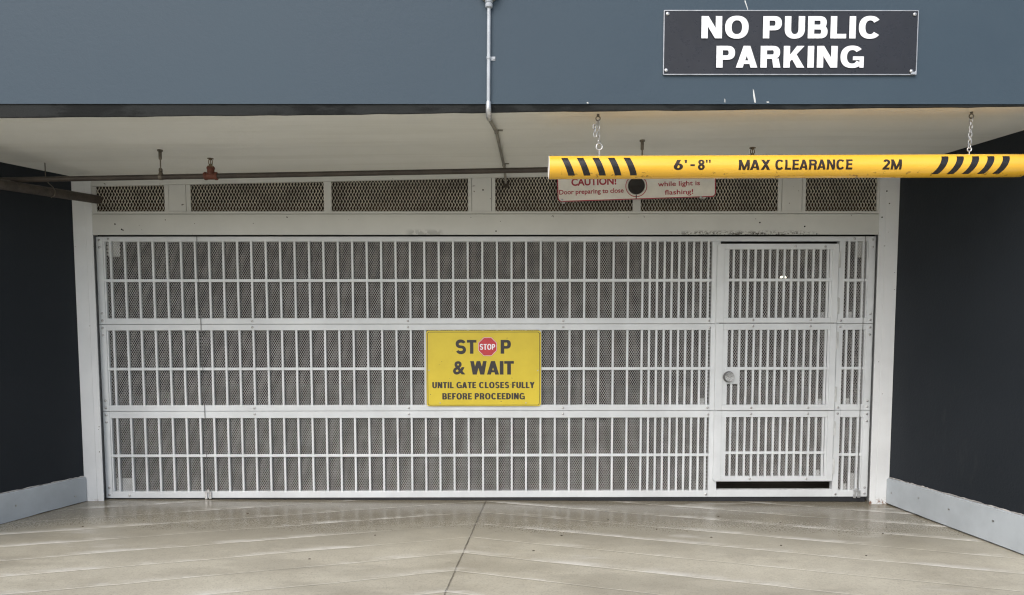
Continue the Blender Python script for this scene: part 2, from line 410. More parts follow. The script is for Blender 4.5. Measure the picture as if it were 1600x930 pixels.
def glyph(ch, t, h, k):
    """layers of quads in a cell of height 1; t stem, h bar thickness, k width factor -> (layers, width)"""
    W = dict(I=t/k, L=.66, T=.72, E=.70, F=.66, H=.86, N=.86, M=1.02, A=.90, V=.88, W=1.22, X=.88, Y=.88, K=.88, P=.78, R=.84, B=.82, D=.84,
             U=.84, O=.98, C=.94, G=.98, S=.80, Q=.98).get(ch, .7)
    if ch == ' ': return [], .36*k
    w = W*k
    if ch == '-': return [[_rect(0, .36, .30*k, .36+h)]], .30*k
    if ch == "'": return [[[(0, 1), (t*.15, .66), (t*.65, .66), (t*.8, 1)]]], t*.8
    if ch == '"': return [[[(0, 1), (t*.15, .66), (t*.65, .66), (t*.8, 1)]], [[(t*1.25, 1), (t*1.4, .66), (t*1.9, .66), (t*2.05, 1)]]], t*2.05
    if ch == 'I': return [[_rect(0, 0, t, 1)]], t
    if ch == 'L': return [[_rect(0, 0, t, 1)], [_rect(0, 0, w, h)]], w
    if ch == 'T': return [[_rect(w/2-t/2, 0, w/2+t/2, 1)], [_rect(0, 1-h, w, 1)]], w
    if ch == 'E': return [[_rect(0, 0, t, 1)], [_rect(0, 0, w, h), _rect(0, 1-h, w*.97, 1), _rect(0, .5-h*.45, w*.90, .5+h*.5)]], w
    if ch == 'F': return [[_rect(0, 0, t, 1)], [_rect(0, 1-h, w, 1), _rect(0, .48-h*.45, w*.88, .48+h*.5)]], w
    if ch == 'H': return [[_rect(0, 0, t, 1), _rect(w-t, 0, w, 1)], [_rect(0, .5-h/2, w, .5+h/2)]], w
    if ch == 'N':
        d = t*1.08; return [[_rect(0, 0, t, 1), _rect(w-t, 0, w, 1)], [[(w-d, 0), (w, 0), (d, 1), (0, 1)]]], w
    if ch == 'M':
        d = t*.92; return [[_rect(0, 0, t*.95, 1), _rect(w-t*.95, 0, w, 1)], [[(w/2-d*.5, .0), (w/2+d*.5, .0), (d*1.12, 1), (0, 1)]], [[(w/2-d*.5, .0), (w/2+d*.5, .0), (w, 1), (w-d*1.12, 1)]]], w
    if ch in 'AV':
        d = t*1.06; tp = d*.50
        L = [[[(0, 0), (d, 0), (w/2+tp, 1), (w/2-tp, 1)]], [[(w-d, 0), (w, 0), (w/2+tp, 1), (w/2-tp, 1)]]]
        if ch == 'A': L.append([_rect(w*.2, .165, w*.8, .165+h*.80)])
        else: L = [[[(x, 1-y) for x, y in q[::-1]] for q in l] for l in L]
        return L, w
    if ch == 'W':
        d = t*.98; e = d*.55; a, b, c = w*.27, w*.5, w*.73
        return [[[(a-e, 0), (a+e, 0), (d, 1), (0, 1)]], [[(a-e, 0), (a+e, 0), (b+e*.9, 1), (b-e*.9, 1)]], [[(c-e, 0), (c+e, 0), (b+e*.9, 1), (b-e*.9, 1)]], [[(c-e, 0), (c+e, 0), (w, 1), (w-d, 1)]]], w
    if ch == 'X':
        d = t*1.18; return [[[(0, 0), (d, 0), (w, 1), (w-d, 1)]], [[(w-d, 0), (w, 0), (d, 1), (0, 1)]]], w
    if ch == 'Y':
        d = t*1.1; return [[_rect(w/2-t/2, 0, w/2+t/2, .45)], [[(w/2-t/2, .38), (w/2+t/2, .38), (d, 1), (0, 1)]], [[(w/2-t/2, .38), (w/2+t/2, .38), (w, 1), (w-d, 1)]]], w
    if ch == 'K':
        d = t*1.22; return [[_rect(0, 0, t, 1)], [[(t*.95, .26), (t*.95, .57), (w-d, 1), (w*.985, 1)]], [[(w-d*.98, 0), (w, 0), (t*.95+(w-t)*.42, .66), (t*.95+(w-t)*.1, .46)]]], w
    if ch == 'P': return [[_rect(0, 0, t, 1)]]+_bowl(t*.5, w, .36, 1, t, h), w
    if ch == 'R': return [[_rect(0, 0, t, 1)]]+_bowl(t*.5, w*.97, .40, 1, t, h)+[[[(w-t*1.12, 0), (w, 0), (w*.90, .42), (w*.90-t*1.02, .42)]]], w
    if ch == 'B': return [[_rect(0, 0, t, 1)]]+_bowl(t*.5, w*.95, .5-h*.42, 1, t*.97, h)+_bowl(t*.5, w, 0, .5+h*.5, t, h), w
    if ch == 'D': return [[_rect(0, 0, t, 1)]]+_bowl(t*.5, w, 0, 1, t, h), w
    if ch == 'U':
        r = min(.42, w*.55); return [[_rect(0, r, t, 1), _rect(w-t, r, w, 1)], _ring(w/2, r, w/2, r+.012, t, h, 180, 360)], w
    if ch == 'O': return [_ring(w/2, .5, w/2, .515, t*1.02, h)], w
    if ch == 'C': return [_ring(w/2, .5, w/2, .515, t*1.02, h, 38, 322)], w
    if ch == 'G': return [_ring(w/2, .5, w/2, .515, t*1.02, h, 40, 328), [_rect(w-t*.66, 0, w, .52)], [_rect(w*.53, .52-h*.86, w, .52)]], w
    if ch in 'S':
        rx = w/2-t*.5; ry = (1.03-h)/4; c = (t+h)/2
        A = _ell(w/2, .5+ry, rx, ry, 18, 270, 26, 2.15); B = _ell(w/2, .5-ry, rx, ry, 90, -162, 26, 2.15)
        P = A[:-2]+B[2:]; n = len(P); ws = []
        for i, p in enumerate(P):
            f = abs(i/(n-1)-.5)*2; ws.append(h*1.0+(t-h)*abs(sin(f*PI*1.0))*.8+(.05*h if f < .2 else 0))
        return [_stroke(P, ws)], w
    if ch == '2':
        w = .66*k; a = _ell(w/2, .69, w/2-t/2, .31-h/2, 165, -35, 20, 2.1); P = a+[(t*.55, h*.6)]
        return [_stroke(P, [t*.98]*len(P)), [_rect(0, 0, w, h)]], w
    if ch == '8':
        w = .68*k; return [_ring(w/2, .745, w*.46, .268, t*.95, h*.9, p=2.1), _ring(w/2, .275, w/2, .29, t, h*.95, p=2.1)], w
    if ch == '6':
        w = .68*k; return [_ring(w/2, .31, w/2, .32, t, h*.95, p=2.1), [[(0.01*w, .36), (t*1.05, .30), (w*.80, 1), (w*.80-t*1.15, 1)]]], w
    raise ValueError(ch)
def word_quads(s, t=.23, h=.19, k=1., sp=.12, ws=None):
    """layers of quads for a whole line in the unit box"""
    out = []; x = 0; first = True; wi = 0
    for ch in s:
        if ch == ' ': x += (ws if ws is not None else .36*k); first = True; wi += 1; continue
        if not first: x += sp*(.35 if ch in 'AVWY' else 1)
        first = False
        if ch == '&':
            vs, fs = text_geo('&', .03); gw = .92*k
            layers = [[[(vs[i][0]*gw, vs[i][1]) for i in f] for f in fs]]
        else: layers, gw = glyph(ch, t, h, k)
        for li, l in enumerate(layers): out += [(li+100*wi, [(px+x, py) for px, py in q]) for q in l]
        x += gw
    return [(li, [(px/x, py) for px, py in q]) for li, q in out]
def drawn_words(s, x0, x1, z0, z1, y, mat, parent, **kw):
    for i in range(s.count(' ')+1):
        m = MB(); drawn(m, s, x0, x1, z0, z1, y, only=i, **kw); m.build('lettering', mat, parent)
def drawn(mb, s, x0, x1, z0, z1, y, only=None, **kw):
    for li, q in word_quads(s, **kw):
        if only is not None and li//100 != only: continue
        li %= 100
        P = [(x0+u*(x1-x0), z0+v*(z1-z0)) for u, v in q]
        ar = sum(P[i][0]*P[(i+1) % len(P)][1]-P[(i+1) % len(P)][0]*P[i][1] for i in range(len(P)))
        if ar < 0: P = P[::-1]
        mb.add([(p[0], y-li*.00012, p[1]) for p in P], [tuple(range(len(P)))])

# ------------------------------------------------------------------ ground (one sheet) and the building shell
FX, FY = -.0059, .0228
def gz(x, y):
    return FX*max(-6, min(6, x))+FY*max(-9, min(0, y))
def sz(x, y): return 2.5925+.0109*x+.0454*y       # underside of the soffit
mb = MB(); xs = [-400, -60, -6, -3, 0, 3, 6, 60, 400]; ys = [-400, -60, -9, -4, -2, 0, 20, 60]
for yy in ys:
    for xx in xs: mb.v.append((xx, yy, gz(xx, yy)))
nx = len(xs)
for j in range(len(ys)-1):
    for i in range(nx-1): mb.f.append((j*nx+i, j*nx+i+1, (j+1)*nx+i+1, (j+1)*nx+i))
dr = mb.build('driveway', 'floor', kind='structure'); dr['label'] = 'moist beige concrete driveway scored in a herringbone pattern'

YF = -1.70
XL, XR = -3.375, 3.031          # outer edges of the gate surround
AL, AR = -.304, .134            # splay of the side walls per metre towards the street
def wl(y): return XL+AL*(-.06-y)
def wr(y): return XR+AR*(-.06-y)

# concrete beam wall over the entrance
bw = thing('beam_wall', 'slate blue painted concrete wall beam across the top above the driveway entrance', 'wall', (0, YF, 2.555))
mb = MB()
n = 24; X = [-9+18*i/n for i in range(n+1)]
mb.hexa([(-9, YF, 2.5535), (9, YF, 2.5535), (9, YF+.35, 2.60), (-9, YF+.35, 2.60)], [(-9, YF, 6.2), (9, YF, 6.2), (9, YF+.35, 6.2), (-9, YF+.35, 6.2)])
mb.build('beam_face', 'wall', bw)
mb = MB()
# ragged lower lip, slightly set back
pts_t, pts_b = [], []
for i in range(181):
    x = -9+18*i/180; pts_t.append((x, 2.5545)); pts_b.append((x, sz(x, YF)-.002+random.uniform(-.0022, .0022)+.0012*sin(x*1.1)))
outl = pts_b+pts_t[::-1]
mb.prism(outl, YF+.006, YF+.018)
mb.build('drip_lip', 'lip', bw)
def chip(pts, y): 
    m = MB(); m.prism(pts, y-.0012, y); m.build('paint_chip', 'plate', bw)
chip([(1.318, 2.634), (1.320, 2.60), (1.327, 2.562), (1.336, 2.560), (1.332, 2.585), (1.324, 2.622)][::1], YF)
chip([(1.262, 3.092), (1.268, 3.075), (1.281, 3.042), (1.283, 3.046), (1.272, 3.080), (1.266, 3.095)], YF)
chip([(1.165, 2.582), (1.166, 2.563), (1.170, 2.561), (1.170, 2.577)], YF)
chip([(1.392, 2.566), (1.396, 2.560), (1.408, 2.561), (1.404, 2.567)], YF)
chip([(.42, 2.560), (.424, 2.5555), (.432, 2.556), (.428, 2.564)], YF)

# soffit slab
mb = MB()
c4 = [(-9, YF+.0185), (9, YF+.0185), (9, .10), (-9, .10)]
mb.hexa([(x, y, sz(x, y)) for x, y in c4], [(x, y, 2.95) for x, y in c4])
tag(mb.build('soffit', 'soffit'), 'pale beige concrete ceiling slab between the blue beam and the gate', 'ceiling')

# side walls and kick boards
def side_wall(sgn, label):
    f = wl if sgn < 0 else wr; ang = AL if sgn < 0 else AR
    t = thing('side_wall', label, 'wall', (f(-.06), -.06, 0))
    yb, yf = .12, YF+.02
    m = MB(); o = .4*sgn
    a, b = f(yb) if False else f(-.06), f(yf)
    ring = [(a, -.06), (a, yb), (a+o, yb), (b+o, yf), (b, yf)]
    if sgn > 0: ring = ring[::-1]
    # solid wall with the splayed inner face
    nn = len(ring)
    z1 = 2.70
    m.add([(p[0], p[1], -.25) for p in ring]+[(p[0], p[1], z1) for p in ring],
          [tuple(range(nn-1, -1, -1)), tuple(range(nn, 2*nn))]+[(i, (i+1) % nn, (i+1) % nn+nn, i+nn) for i in range(nn)])
    m.build('wall_face', 'side', t)
    # front pier returning to the street face
    m = MB(); xo = 9*sgn; m.box(min(b, xo), max(b, xo), YF+.004, YF+.06, -.4, 2.5); m.build('street_pier', 'wall', t)
    # kick board following the sloping ground
    th = .022; ztop = .215 if sgn < 0 else .194
    m = MB(); N = 14; top = []
    P = []
    for i in range(N+1):
        y = -.062+(YF+.03+.062)*i/N; x = f(y)
        P.append((x, y))
    inn = -sgn
    L = math.hypot(1, ang); nxv, nyv = inn/L, (1 if False else -abs(ang)/L)
    gap = .004 if sgn < 0 else .010
    vs = []
    for x, y in P:
        g0 = gz(x, y)+gap+random.uniform(-.002, .002); zt = ztop+random.uniform(-.0015, .0015)
        vs += [(x+nxv*th, y+nyv*th, g0), (x+nxv*th, y+nyv*th, zt-.006), (x, y, zt), (x, y, g0)]
    fs = []
    for i in range(N):
        o2 = i*4
        for j in range(3):
            q = (o2+j, o2+j+1, o2+4+j+1, o2+4+j); fs.append(q if sgn < 0 else q[::-1])
    fs.append((0, 3, 2, 1) if sgn < 0 else (0, 1, 2, 3)); e = N*4; fs.append((e, e+1, e+2, e+3))
    m.add(vs, fs); kb = m.build('kick_board', 'board', t)
    # ragged caulk bead along the top
    m = MB(); pth = []; rs = []
    for i in range(71):
        y = -.065+(YF+.03+.065)*i/70; x = f(y)+inn*.004
        pth.append((x, y, ztop+.002+random.uniform(-.002, .0025))); rs.append(.0045+random.uniform(-.0015, .003))
    m.tube(pth, rs, 6); m.build('caulk_bead', 'caulk', t)
    for yy in ((-.12, -.42, -.72, -1.1) if sgn > 0 else (-.16, -.62, -1.05)):
        x = f(yy)+nxv*th; z = .10+.02*sin(yy*9)
        m = MB(); m.tube([(x-nxv*.004, yy+nyv*.018, z), (x+nxv*.004, yy+nyv*.026, z)], .007, 8); m.build('screw', 'bolt', t)
    return t
side_wall(-1, 'slate side wall left of the gate, shade painted into its colour, with a white kick board')
side_wall(1, 'slate side wall right of the gate, shade painted into its colour, with a white kick board')

# dark garage room behind the gate
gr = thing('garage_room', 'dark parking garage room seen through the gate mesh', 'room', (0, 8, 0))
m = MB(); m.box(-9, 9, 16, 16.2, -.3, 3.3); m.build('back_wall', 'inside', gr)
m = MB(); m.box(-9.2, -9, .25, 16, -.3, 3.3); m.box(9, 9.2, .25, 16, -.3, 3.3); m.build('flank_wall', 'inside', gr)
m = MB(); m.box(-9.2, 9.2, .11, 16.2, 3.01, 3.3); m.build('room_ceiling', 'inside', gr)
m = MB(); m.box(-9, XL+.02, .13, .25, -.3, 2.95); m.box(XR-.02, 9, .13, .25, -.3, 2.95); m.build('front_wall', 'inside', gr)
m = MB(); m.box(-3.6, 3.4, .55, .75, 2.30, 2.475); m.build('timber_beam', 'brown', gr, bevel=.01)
for xx in (-4.2, 1.4):
    m = MB(); m.box(xx-.2, xx+.2, 6, 6.4, -.1, 2.96); m.build('column', 'inside', gr, bevel=.02)
for xx in (5.609, 5.688):
    lt = thing('ceiling_lamp', 'small lit lamp glinting through the pedestrian door mesh, %s of the pair' % ('left' if xx < 5.65 else 'right'), 'lamp', (xx, 9, 2.63), 'lamps inside the garage')
    m = MB(); m.tube([(xx, 9, 2.612), (xx, 9, 2.62), (xx, 9, 2.638), (xx, 9, 2.645)], [.010, .018, .018, .010], 10); m.build('bulb', 'glow', lt, True)
    m = MB(); m.tube([(xx, 9, 2.646), (xx, 9, 3.0)], .006, 6); m.build('stem', 'pipe', lt)
pl = bpy.data.lights.new('garage_lamp_light', 'POINT'); pl.energy = 1; pl.color = (1, .87, .6); pl.shadow_soft_size = .05
po = bpy.data.objects.new('garage_lamp_light', pl); COL.objects.link(po); po.location = (5.65, 8.9, 2.62)

# ------------------------------------------------------------------ gate surround
YS = -.06
sf = thing('gate_surround', 'cream white steel frame around the gate with a row of mesh vents', 'gate frame', (0, YS, 0))
XI, XJ = -3.226, 2.879
for x0, x1 in ((XL, XI), (XJ, XR)):
    m = MB(); g0 = gz((x0+x1)/2, YS)-.02
    xa, xb = (x0, x1-.05) if x0 < 0 else (x0+.05, x1)
    m.box(xa, xb, YS, .10, g0, sz(x0, 0)+.03)
    xa, xb = (x1-.05, x1) if x0 < 0 else (x0, x0+.05)
    m.box(xa, xb, YS+.0012, YS+.011, g0, sz(x0, 0)+.03); m.build('jamb', 'jamb', sf, bevel=.002)
m = MB(); m.box(XI+.0005, XJ-.0005, YS+.0015, -.045, 2.108, 2.2655); m.build('lintel', 'lintel', sf, bevel=.003)
# vent openings
VB = 2.287
def vt(x): return 2.546+.0215*x
OPEN = [(-3.19, -2.666), (-2.463, -1.434), (-1.373, -.317), (-.104, .960), (1.025, 2.088), (2.307, 2.858)]
def slab(m, x0, x1, y0, y1, z0f, z1f):
    """block between x0, x1 with top and bottom heights as functions of x"""
    m.hexa([(x0, y0, z0f(x0)), (x1, y0, z0f(x1)), (x1, y1, z0f(x1)), (x0, y1, z0f(x0))],
           [(x0, y0, z1f(x0)), (x1, y0, z1f(x1)), (x1, y1, z1f(x1)), (x0, y1, z1f(x0))])
m = MB(); slab(m, XI+.0005, XJ-.0005, YS+.003, -.03, lambda x: vt(x)+.001, lambda x: sz(x, 0)+.02); m.build('header', 'frame', sf, bevel=.002)
m = MB(); m.box(XI+.0005, XJ-.0005, YS+.0005, -.03, 2.2695, VB); m.build('sill_rail', 'frame', sf, bevel=.0025)
# closing strip recessed in the shadow gap
m = MB(); m.box(XI, XJ, YS+.02, -.02, 2.264, 2.271); m.build('backing_strip', 'seal', sf)
for x0, x1 in ((-2.630, -2.499), (-.286, -.135), (2.120, 2.275)):
    m = MB(); slab(m, x0, x1, YS+.0045, -.03, lambda x: VB+.001, lambda x: vt(x)); m.build('post', 'frame', sf, bevel=.0025)
for x0, x1 in ((-2.664, -2.633), (-2.496, -2.464), (-1.4325, -1.3745), (-.316, -.289), (-.132, -.105), (.9615, 1.0235), (2.0895, 2.117), (2.278, 2.3055), (2.8595, XJ-.001), (XI+.001, -3.1915)):
    m = MB(); slab(m, x0, x1, YS+.0075, -.040, lambda x: VB+.001, lambda x: vt(x)-.0005); m.build('angle_trim', 'frame', sf, bevel=.0015)
for x0, x1 in OPEN:
    m = MB(); lattice(m, x0-.004, x1+.004, VB-.004, vt((x0+x1)/2)+.02, -.0385, .0245, .0520, .0030, .0024)
    m.build('vent_screen', 'vent', sf)
# dark streak chips on the lintel and posts
for x, z in ((-3.05, 2.19), (-3.0, 2.15), (-.20, 2.45), (-.1, 2.135), (2.3, 2.17), (2.93, 2.44), (2.90, 2.24), (1.95, 2.20)):
    m = MB(); m.disc((x, z), .006, YS-.0005, YS+.006, 8); m.build('speck', 'lip', sf)

# ------------------------------------------------------------------ the gate
gt = thing('garage_gate', 'white sectional garage gate of vertical bars over expanded mesh, closed', 'gate', (0, .02, 0))
GX0, GX1 = -3.239, 2.890
SI = -3.186            # inner edge of the left stile
PX0, PX1 = 1.602, 1.668  # stile left of the pedestrian door
HX0, HX1 = 2.603, 2.652  # hinge stile
EX0 = 2.835              # inner edge of the right stile
SECT = [(1.4205, 2.104, 1.466, 2.065, 1.762), (.7295, 1.4175, .776, 1.370, 1.065), (.028, .7265, .081, .672, .370)]
KN = [(0, -3.131), (10, -2.027), (24, -.440), (37, 1.056)]
BX = []
for a, b in zip(KN, KN[1:]):
    BX += [a[1]+(b[1]-a[1])*i/(b[0]-a[0]) for i in range(b[0]-a[0])]
BX += [1.056+.0577*i for i in range(10)]
SX = [2.686, 2.7425, 2.799]
DX = [1.771+.05715*i for i in range(14)]
BW = .0165
MPX, MPZ, MW = .0178, .0285, .0032       # expanded metal: diamond width, height, strand
bolt_me = None
def bolt(x, z, y, parent):
    global bolt_me
    if bolt_me is None:
        m = MB(); m.tube([(0, .001, 0), (0, -.003, 0), (0, -.006, 0)], [.0095, .0092, .005], 10); o = m.build('bolt', 'bolt', None, True)
        bolt_me = o.data; bpy.data.objects.remove(o)
    o = bpy.data.objects.new('bolt', bolt_me); COL.objects.link(o); o.parent = parent
    off = Vector((0, 0, 0)); q = parent
    while q is not None: off += q.location; q = q.parent
    o.location = Vector((x, y, z))-off
for zi, (z0, z1, zi0, zi1, zm) in enumerate(SECT):
    m = MB(); Y0, Y1 = 0., .05
    m.box(GX0, SI, Y0, Y1, z0, z1); m.box(EX0, GX1, Y0, Y1, z0, z1)
    m.box(PX0, PX1, Y0+.001, Y1, z0, zi1 if zi == 0 else z1); m.box(HX0, HX1, Y0+.001, Y1, z0, zi1 if zi == 0 else z1)
    if zi == 0: m.box(SI, EX0, Y0, Y1, zi1, z1)
    else: m.box(SI, PX0, Y0, Y1, zi1, z1); m.box(HX1, EX0, Y0, Y1, zi1, z1)
    if zi == 2:
        m.box(SI, PX0, Y0, Y1, z0, zi0); m.box(PX1, HX0, Y0, Y1, z0, .088); m.box(HX1, EX0, Y0, Y1, z0, zi0)
    else: m.box(SI, PX0, Y0, Y1, z0, zi0); m.box(HX1, EX0, Y0, Y1, z0, zi0)
    pn = m.build('gate_panel', 'gate', gt, bevel=.003)
    for bars, xa, xb in ((BX, SI, PX0), (SX, HX1, EX0)):
        m = MB(); m.box(*((SI, SI+.012) if xa == SI else (EX0-.010, EX0)), .006, .03, zi0, zi1)
        for x in bars: m.box(x-BW/2, x+BW/2, .0055, .0255, zi0-.003, zi1+.003)
        m.build('bar_grille', 'gate', pn, bevel=.002)
        m = MB(); m.box(xa, xb, .002, .0225, zm-.011, zm+.011); m.build('mid_rail', 'gate', pn, bevel=.002)
        m = MB(); lattice(m, xa, xb, zi0, zi1, .027, MPX, MPZ, MW, .0022); m.build('mesh_screen', 'mesh', pn)
    for x, z in [(GX0+.027, z1-.028), (GX0+.027, z1-.085), (GX0+.027, z0+.028), (GX0+.027, z0+.085), (GX1-.025, z1-.028), (GX1-.025, z1-.085),
                 (GX1-.025, z0+.028), (GX1-.025, z0+.075), (HX0+.028, z0+.022), (HX0+.026, z1-.024), (1.585, z0+.022), (1.592, z1-.030)]:
        if not (zi == 0 and x in (HX0+.026, 1.592)): bolt(x, z, 0, pn)
    for x in (-2.03, -.80, .43):
        if zi < 2: bolt(x, z0+.023, 0, pn)
        if zi > 0: bolt(x, z1-.023, 0, pn)
    if zi == 0: bolt(-3.14, z1-.020, 0, pn); bolt(2.72, z1-.020, 0, pn)
    if zi == 2: bolt(-3.05, z0+.022, 0, pn)
    for x0, x1, a, b in {0: [(-3.165, -3.07, zi1-.11, zi1), (2.745, 2.835, zi1-.12, zi1), (2.694, 2.733, zi0, zi0+.045)],
                         1: [(1.527, 1.567, zi0, zi0+.045), (2.694, 2.733, zi0, zi0+.045)],
                         2: [(-3.17, -3.03, zi0, zi0+.10), (2.694, 2.733, zi0, zi0+.045), (2.75, 2.835, zi0, zi0+.13)]}[zi]:
        m = MB(); m.box(x0, x1, .0315, .034, a-.003, b+.003); m.build('backing_plate', 'plate', pn)
m = MB()
pth = [(GX0+.01+i*(GX1-GX0-.02)/30, .03, (gz(GX0+i*(GX1-GX0)/30, 0)+.030)/2) for i in range(31)]
for x0, x1 in ((GX0+.012, GX1-.012),):
    m.hexa([(x0, .008, gz(x0, 0)+.003), (x1, .008, gz(x1, 0)+.003), (x1, .044, gz(x1, 0)+.003), (x0, .044, gz(x0, 0)+.003)],
           [(x0, .012, .0275), (x1, .012, .0275), (x1, .04, .0275), (x0, .04, .0275)])
m.build('rubber_seal', 'seal', gt)
# pedestrian door: three leaves set slightly proud of the gate
pd = part('pedestrian_door', gt, (1.63, -.012, .155))
LX0, LX1, LI0, LI1 = 1.637, 2.594, 1.697, 2.545
LEAF = [(1.4255, 2.044, 1.466, 2.001, 1.762), (.7295, 1.4205, .776, 1.370, 1.065), (.157, .7245, .199, .676, .388)]
for zi, (z0, z1, zi0, zi1, zm) in enumerate(LEAF):
    m = MB(); Y0, Y1 = -.016, .024
    if zi == 2: m.prism([(LX0+.02, z0), (LI0, z0), (LI0, z1), (LX0, z1), (LX0, z0+.02), (LX0+.006, z0+.006)], Y0, Y1)
    elif zi == 0: m.prism([(LX0, z0), (LI0, z0), (LI0, z1), (LX0+.02, z1), (LX0+.006, z1-.006), (LX0, z1-.02)], Y0, Y1)
    else: m.box(LX0, LI0, Y0, Y1, z0, z1)
    m.box(LI1, LX1, Y0, Y1, z0, z1); m.box(LI0, LI1, Y0, Y1, zi1, z1); m.box(LI0, LI1, Y0, Y1, z0, zi0)
    m.build('leaf_frame', 'gate', pd, bevel=.003)
    m = MB(); m.box(LI0, LI0+.038, -.010, .012, zi0, zi1); m.box(LI1-.018, LI1, -.010, .012, zi0, zi1)
    for x in DX: m.box(x-BW/2, x+BW/2, -.0085, .0115, zi0-.003, zi1+.003)
    m.build('bar_grille', 'gate', pd, bevel=.002)
    m = MB(); m.box(LI0+.03, LI1, -.0125, .0085, zm-.011, zm+.011); m.build('mid_rail', 'gate', pd, bevel=.002)
    m = MB(); lattice(m, LI0, LI1, zi0, zi1, .013, MPX, MPZ, MW, .0022); m.build('mesh_screen', 'mesh', pd)
    m = MB(); m.box(2.455, 2.505, .0175, .020, zi0-.003, zi0+.045); m.build('backing_plate', 'plate', pd)
    for x, z in ((1.93, z0+.022), (2.385, z0+.022), (1.93, z1-.022), (2.385, z1-.022)):
        if zi == 0 and z > 2: x += .32 if x < 2 else .1
        bolt(x, z, -.016, pd)
    for a, b in {0: ((1.856, 1.985), (1.494, 1.625)), 1: ((1.221, 1.357), (.797, .92)), 2: ((.524, .642), (.212, .342))}[zi]:
        m = MB(); m.tube([(2.600, -.010, a), (2.600, -.010, (a+b)/2-.001), (2.600, -.010, (a+b)/2+.001), (2.600, -.010, b)], [.0075, .0075, .0075, .0075], 8)
        m.box(2.603, 2.618, -.0045, .0005, a+.004, b-.004); m.build('hinge', 'plate', pd, True)
m = MB(); m.box(1.712, 1.832, -.0145, -.002, .942, 1.058); m.build('lock_plate', 'gate', pd, bevel=.002)
m = MB(); KC = (1.743, .999)
m.tube([(KC[0], -.014, KC[1]), (KC[0], -.024, KC[1]), (KC[0], -.030, KC[1])], [.042, .045, .043], 32)
kb = m.build('knob_collar', 'cable', pd, True)
m = MB(); m.tube([(KC[0], -.030, KC[1]), (KC[0], -.050, KC[1]), (KC[0], -.056, KC[1]), (KC[0], -.0545, KC[1]), (KC[0], -.048, KC[1])], [.034, .0385, .0365, .033, .006], 32); m.build('door_knob', 'steel', pd, True)
m = MB(); m.box(KC[0]-.0022, KC[0]+.0022, -.0500, -.044, KC[1]-.008, KC[1]+.008); m.build('key_slot', 'seal', pd)
# lift cables and bottom brackets
for pts, bx in (([(-2.445, 2.104), (-2.434, 1.42), (-2.425, .70), (-2.418, .085)], -2.418), ([(2.803, 2.104), (2.806, 1.42), (2.806, .7), (2.805, .085)], 2.800)):
    m = MB(); m.tube([(x, -.006, z) for x, z in pts], .0021, 6); m.build('lift_cable', 'cable', gt)
    m = MB(); m.box(bx-.026, bx-.006, -.010, -.0008, .018, .082); m.box(bx+.006, bx+.028, -.012, -.0008, .022, .080)
    m.disc((bx, .085), .013, -.014, -.003, 12); m.build('bottom_bracket', 'galv', gt, bevel=.0015)

# ------------------------------------------------------------------ signs
# yellow stop sign on the middle of the gate
SY = -.014
st = thing('stop_sign', 'yellow STOP & WAIT sign fixed to the middle of the gate', 'sign', (-.2, SY, .767))
m = MB(); m.prism(rrect(-.656, .253, .767, 1.367, .022), SY, SY+.006); m.build('sign_face', 'yelsign', st)
fx = lambda x: -.656+(x-93)/1117*.909
fz = lambda y: 1.367-(y-98)/734*.600
m = MB(); m.band(rrect(fx(104), fx(1197), fz(824), fz(110), .018), rrect(fx(109), fx(1192), fz(819), fz(115), .015), SY-.0006, SY); m.build('border', 'blacktext', st)
T = SY-.0007
def letters(mb, s, a, b, t, bt, **kw): lettering(mb, s, fx(a), fx(b), fz(bt), fz(t), T, **kw)
def dl(s, a, b, ty, by, **kw):
    drawn_words(s, fx(a), fx(b), fz(by), fz(ty), T, 'blacktext', st, **kw)
dl('ST', 378, 582, 188, 322, t=.255, h=.20, sp=.06); dl('P', 817, 917, 188, 322, t=.27, h=.2)
dl('& WAIT', 352, 946, 393, 524, t=.265, h=.20, k=.96, sp=.05)
dl('UNTIL GATE CLOSES FULLY', 149, 1148, 596, 656, t=.25, h=.185, k=.80, sp=.085, ws=.40)
dl('BEFORE PROCEEDING', 246, 1053, 704, 766, t=.25, h=.185, k=.80, sp=.085, ws=.40)
oc = (fx(690), fz(254))
def octo(r): return [(oc[0]+r*cos(R(22.5+45*i)), oc[1]+r*sin(R(22.5+45*i))) for i in range(8)]
m = MB(); m.prism(octo(.081), SY-.0006, SY); m.build('octagon_edge', 'red', st)
m = MB(); m.prism(octo(.0785), SY-.0012, SY-.0006); m.build('octagon_rim', 'whitetext', st)
m = MB(); m.prism(octo(.0755), SY-.0018, SY-.0012); oo = m.build('octagon', 'red', st)
m = MB(); drawn(m, 'STOP', fx(614), fx(764), fz(283), fz(228), SY-.0024, t=.19, h=.16, k=.72, sp=.09); m.build('lettering', 'whitetext', st)
for x, y in ((225, 800), (1063, 800), (118, 482), (1178, 484)):
    m = MB(); m.disc((fx(x), fz(y)), .005, SY-.003, SY, 10); m.build('screw', 'bolt', st)

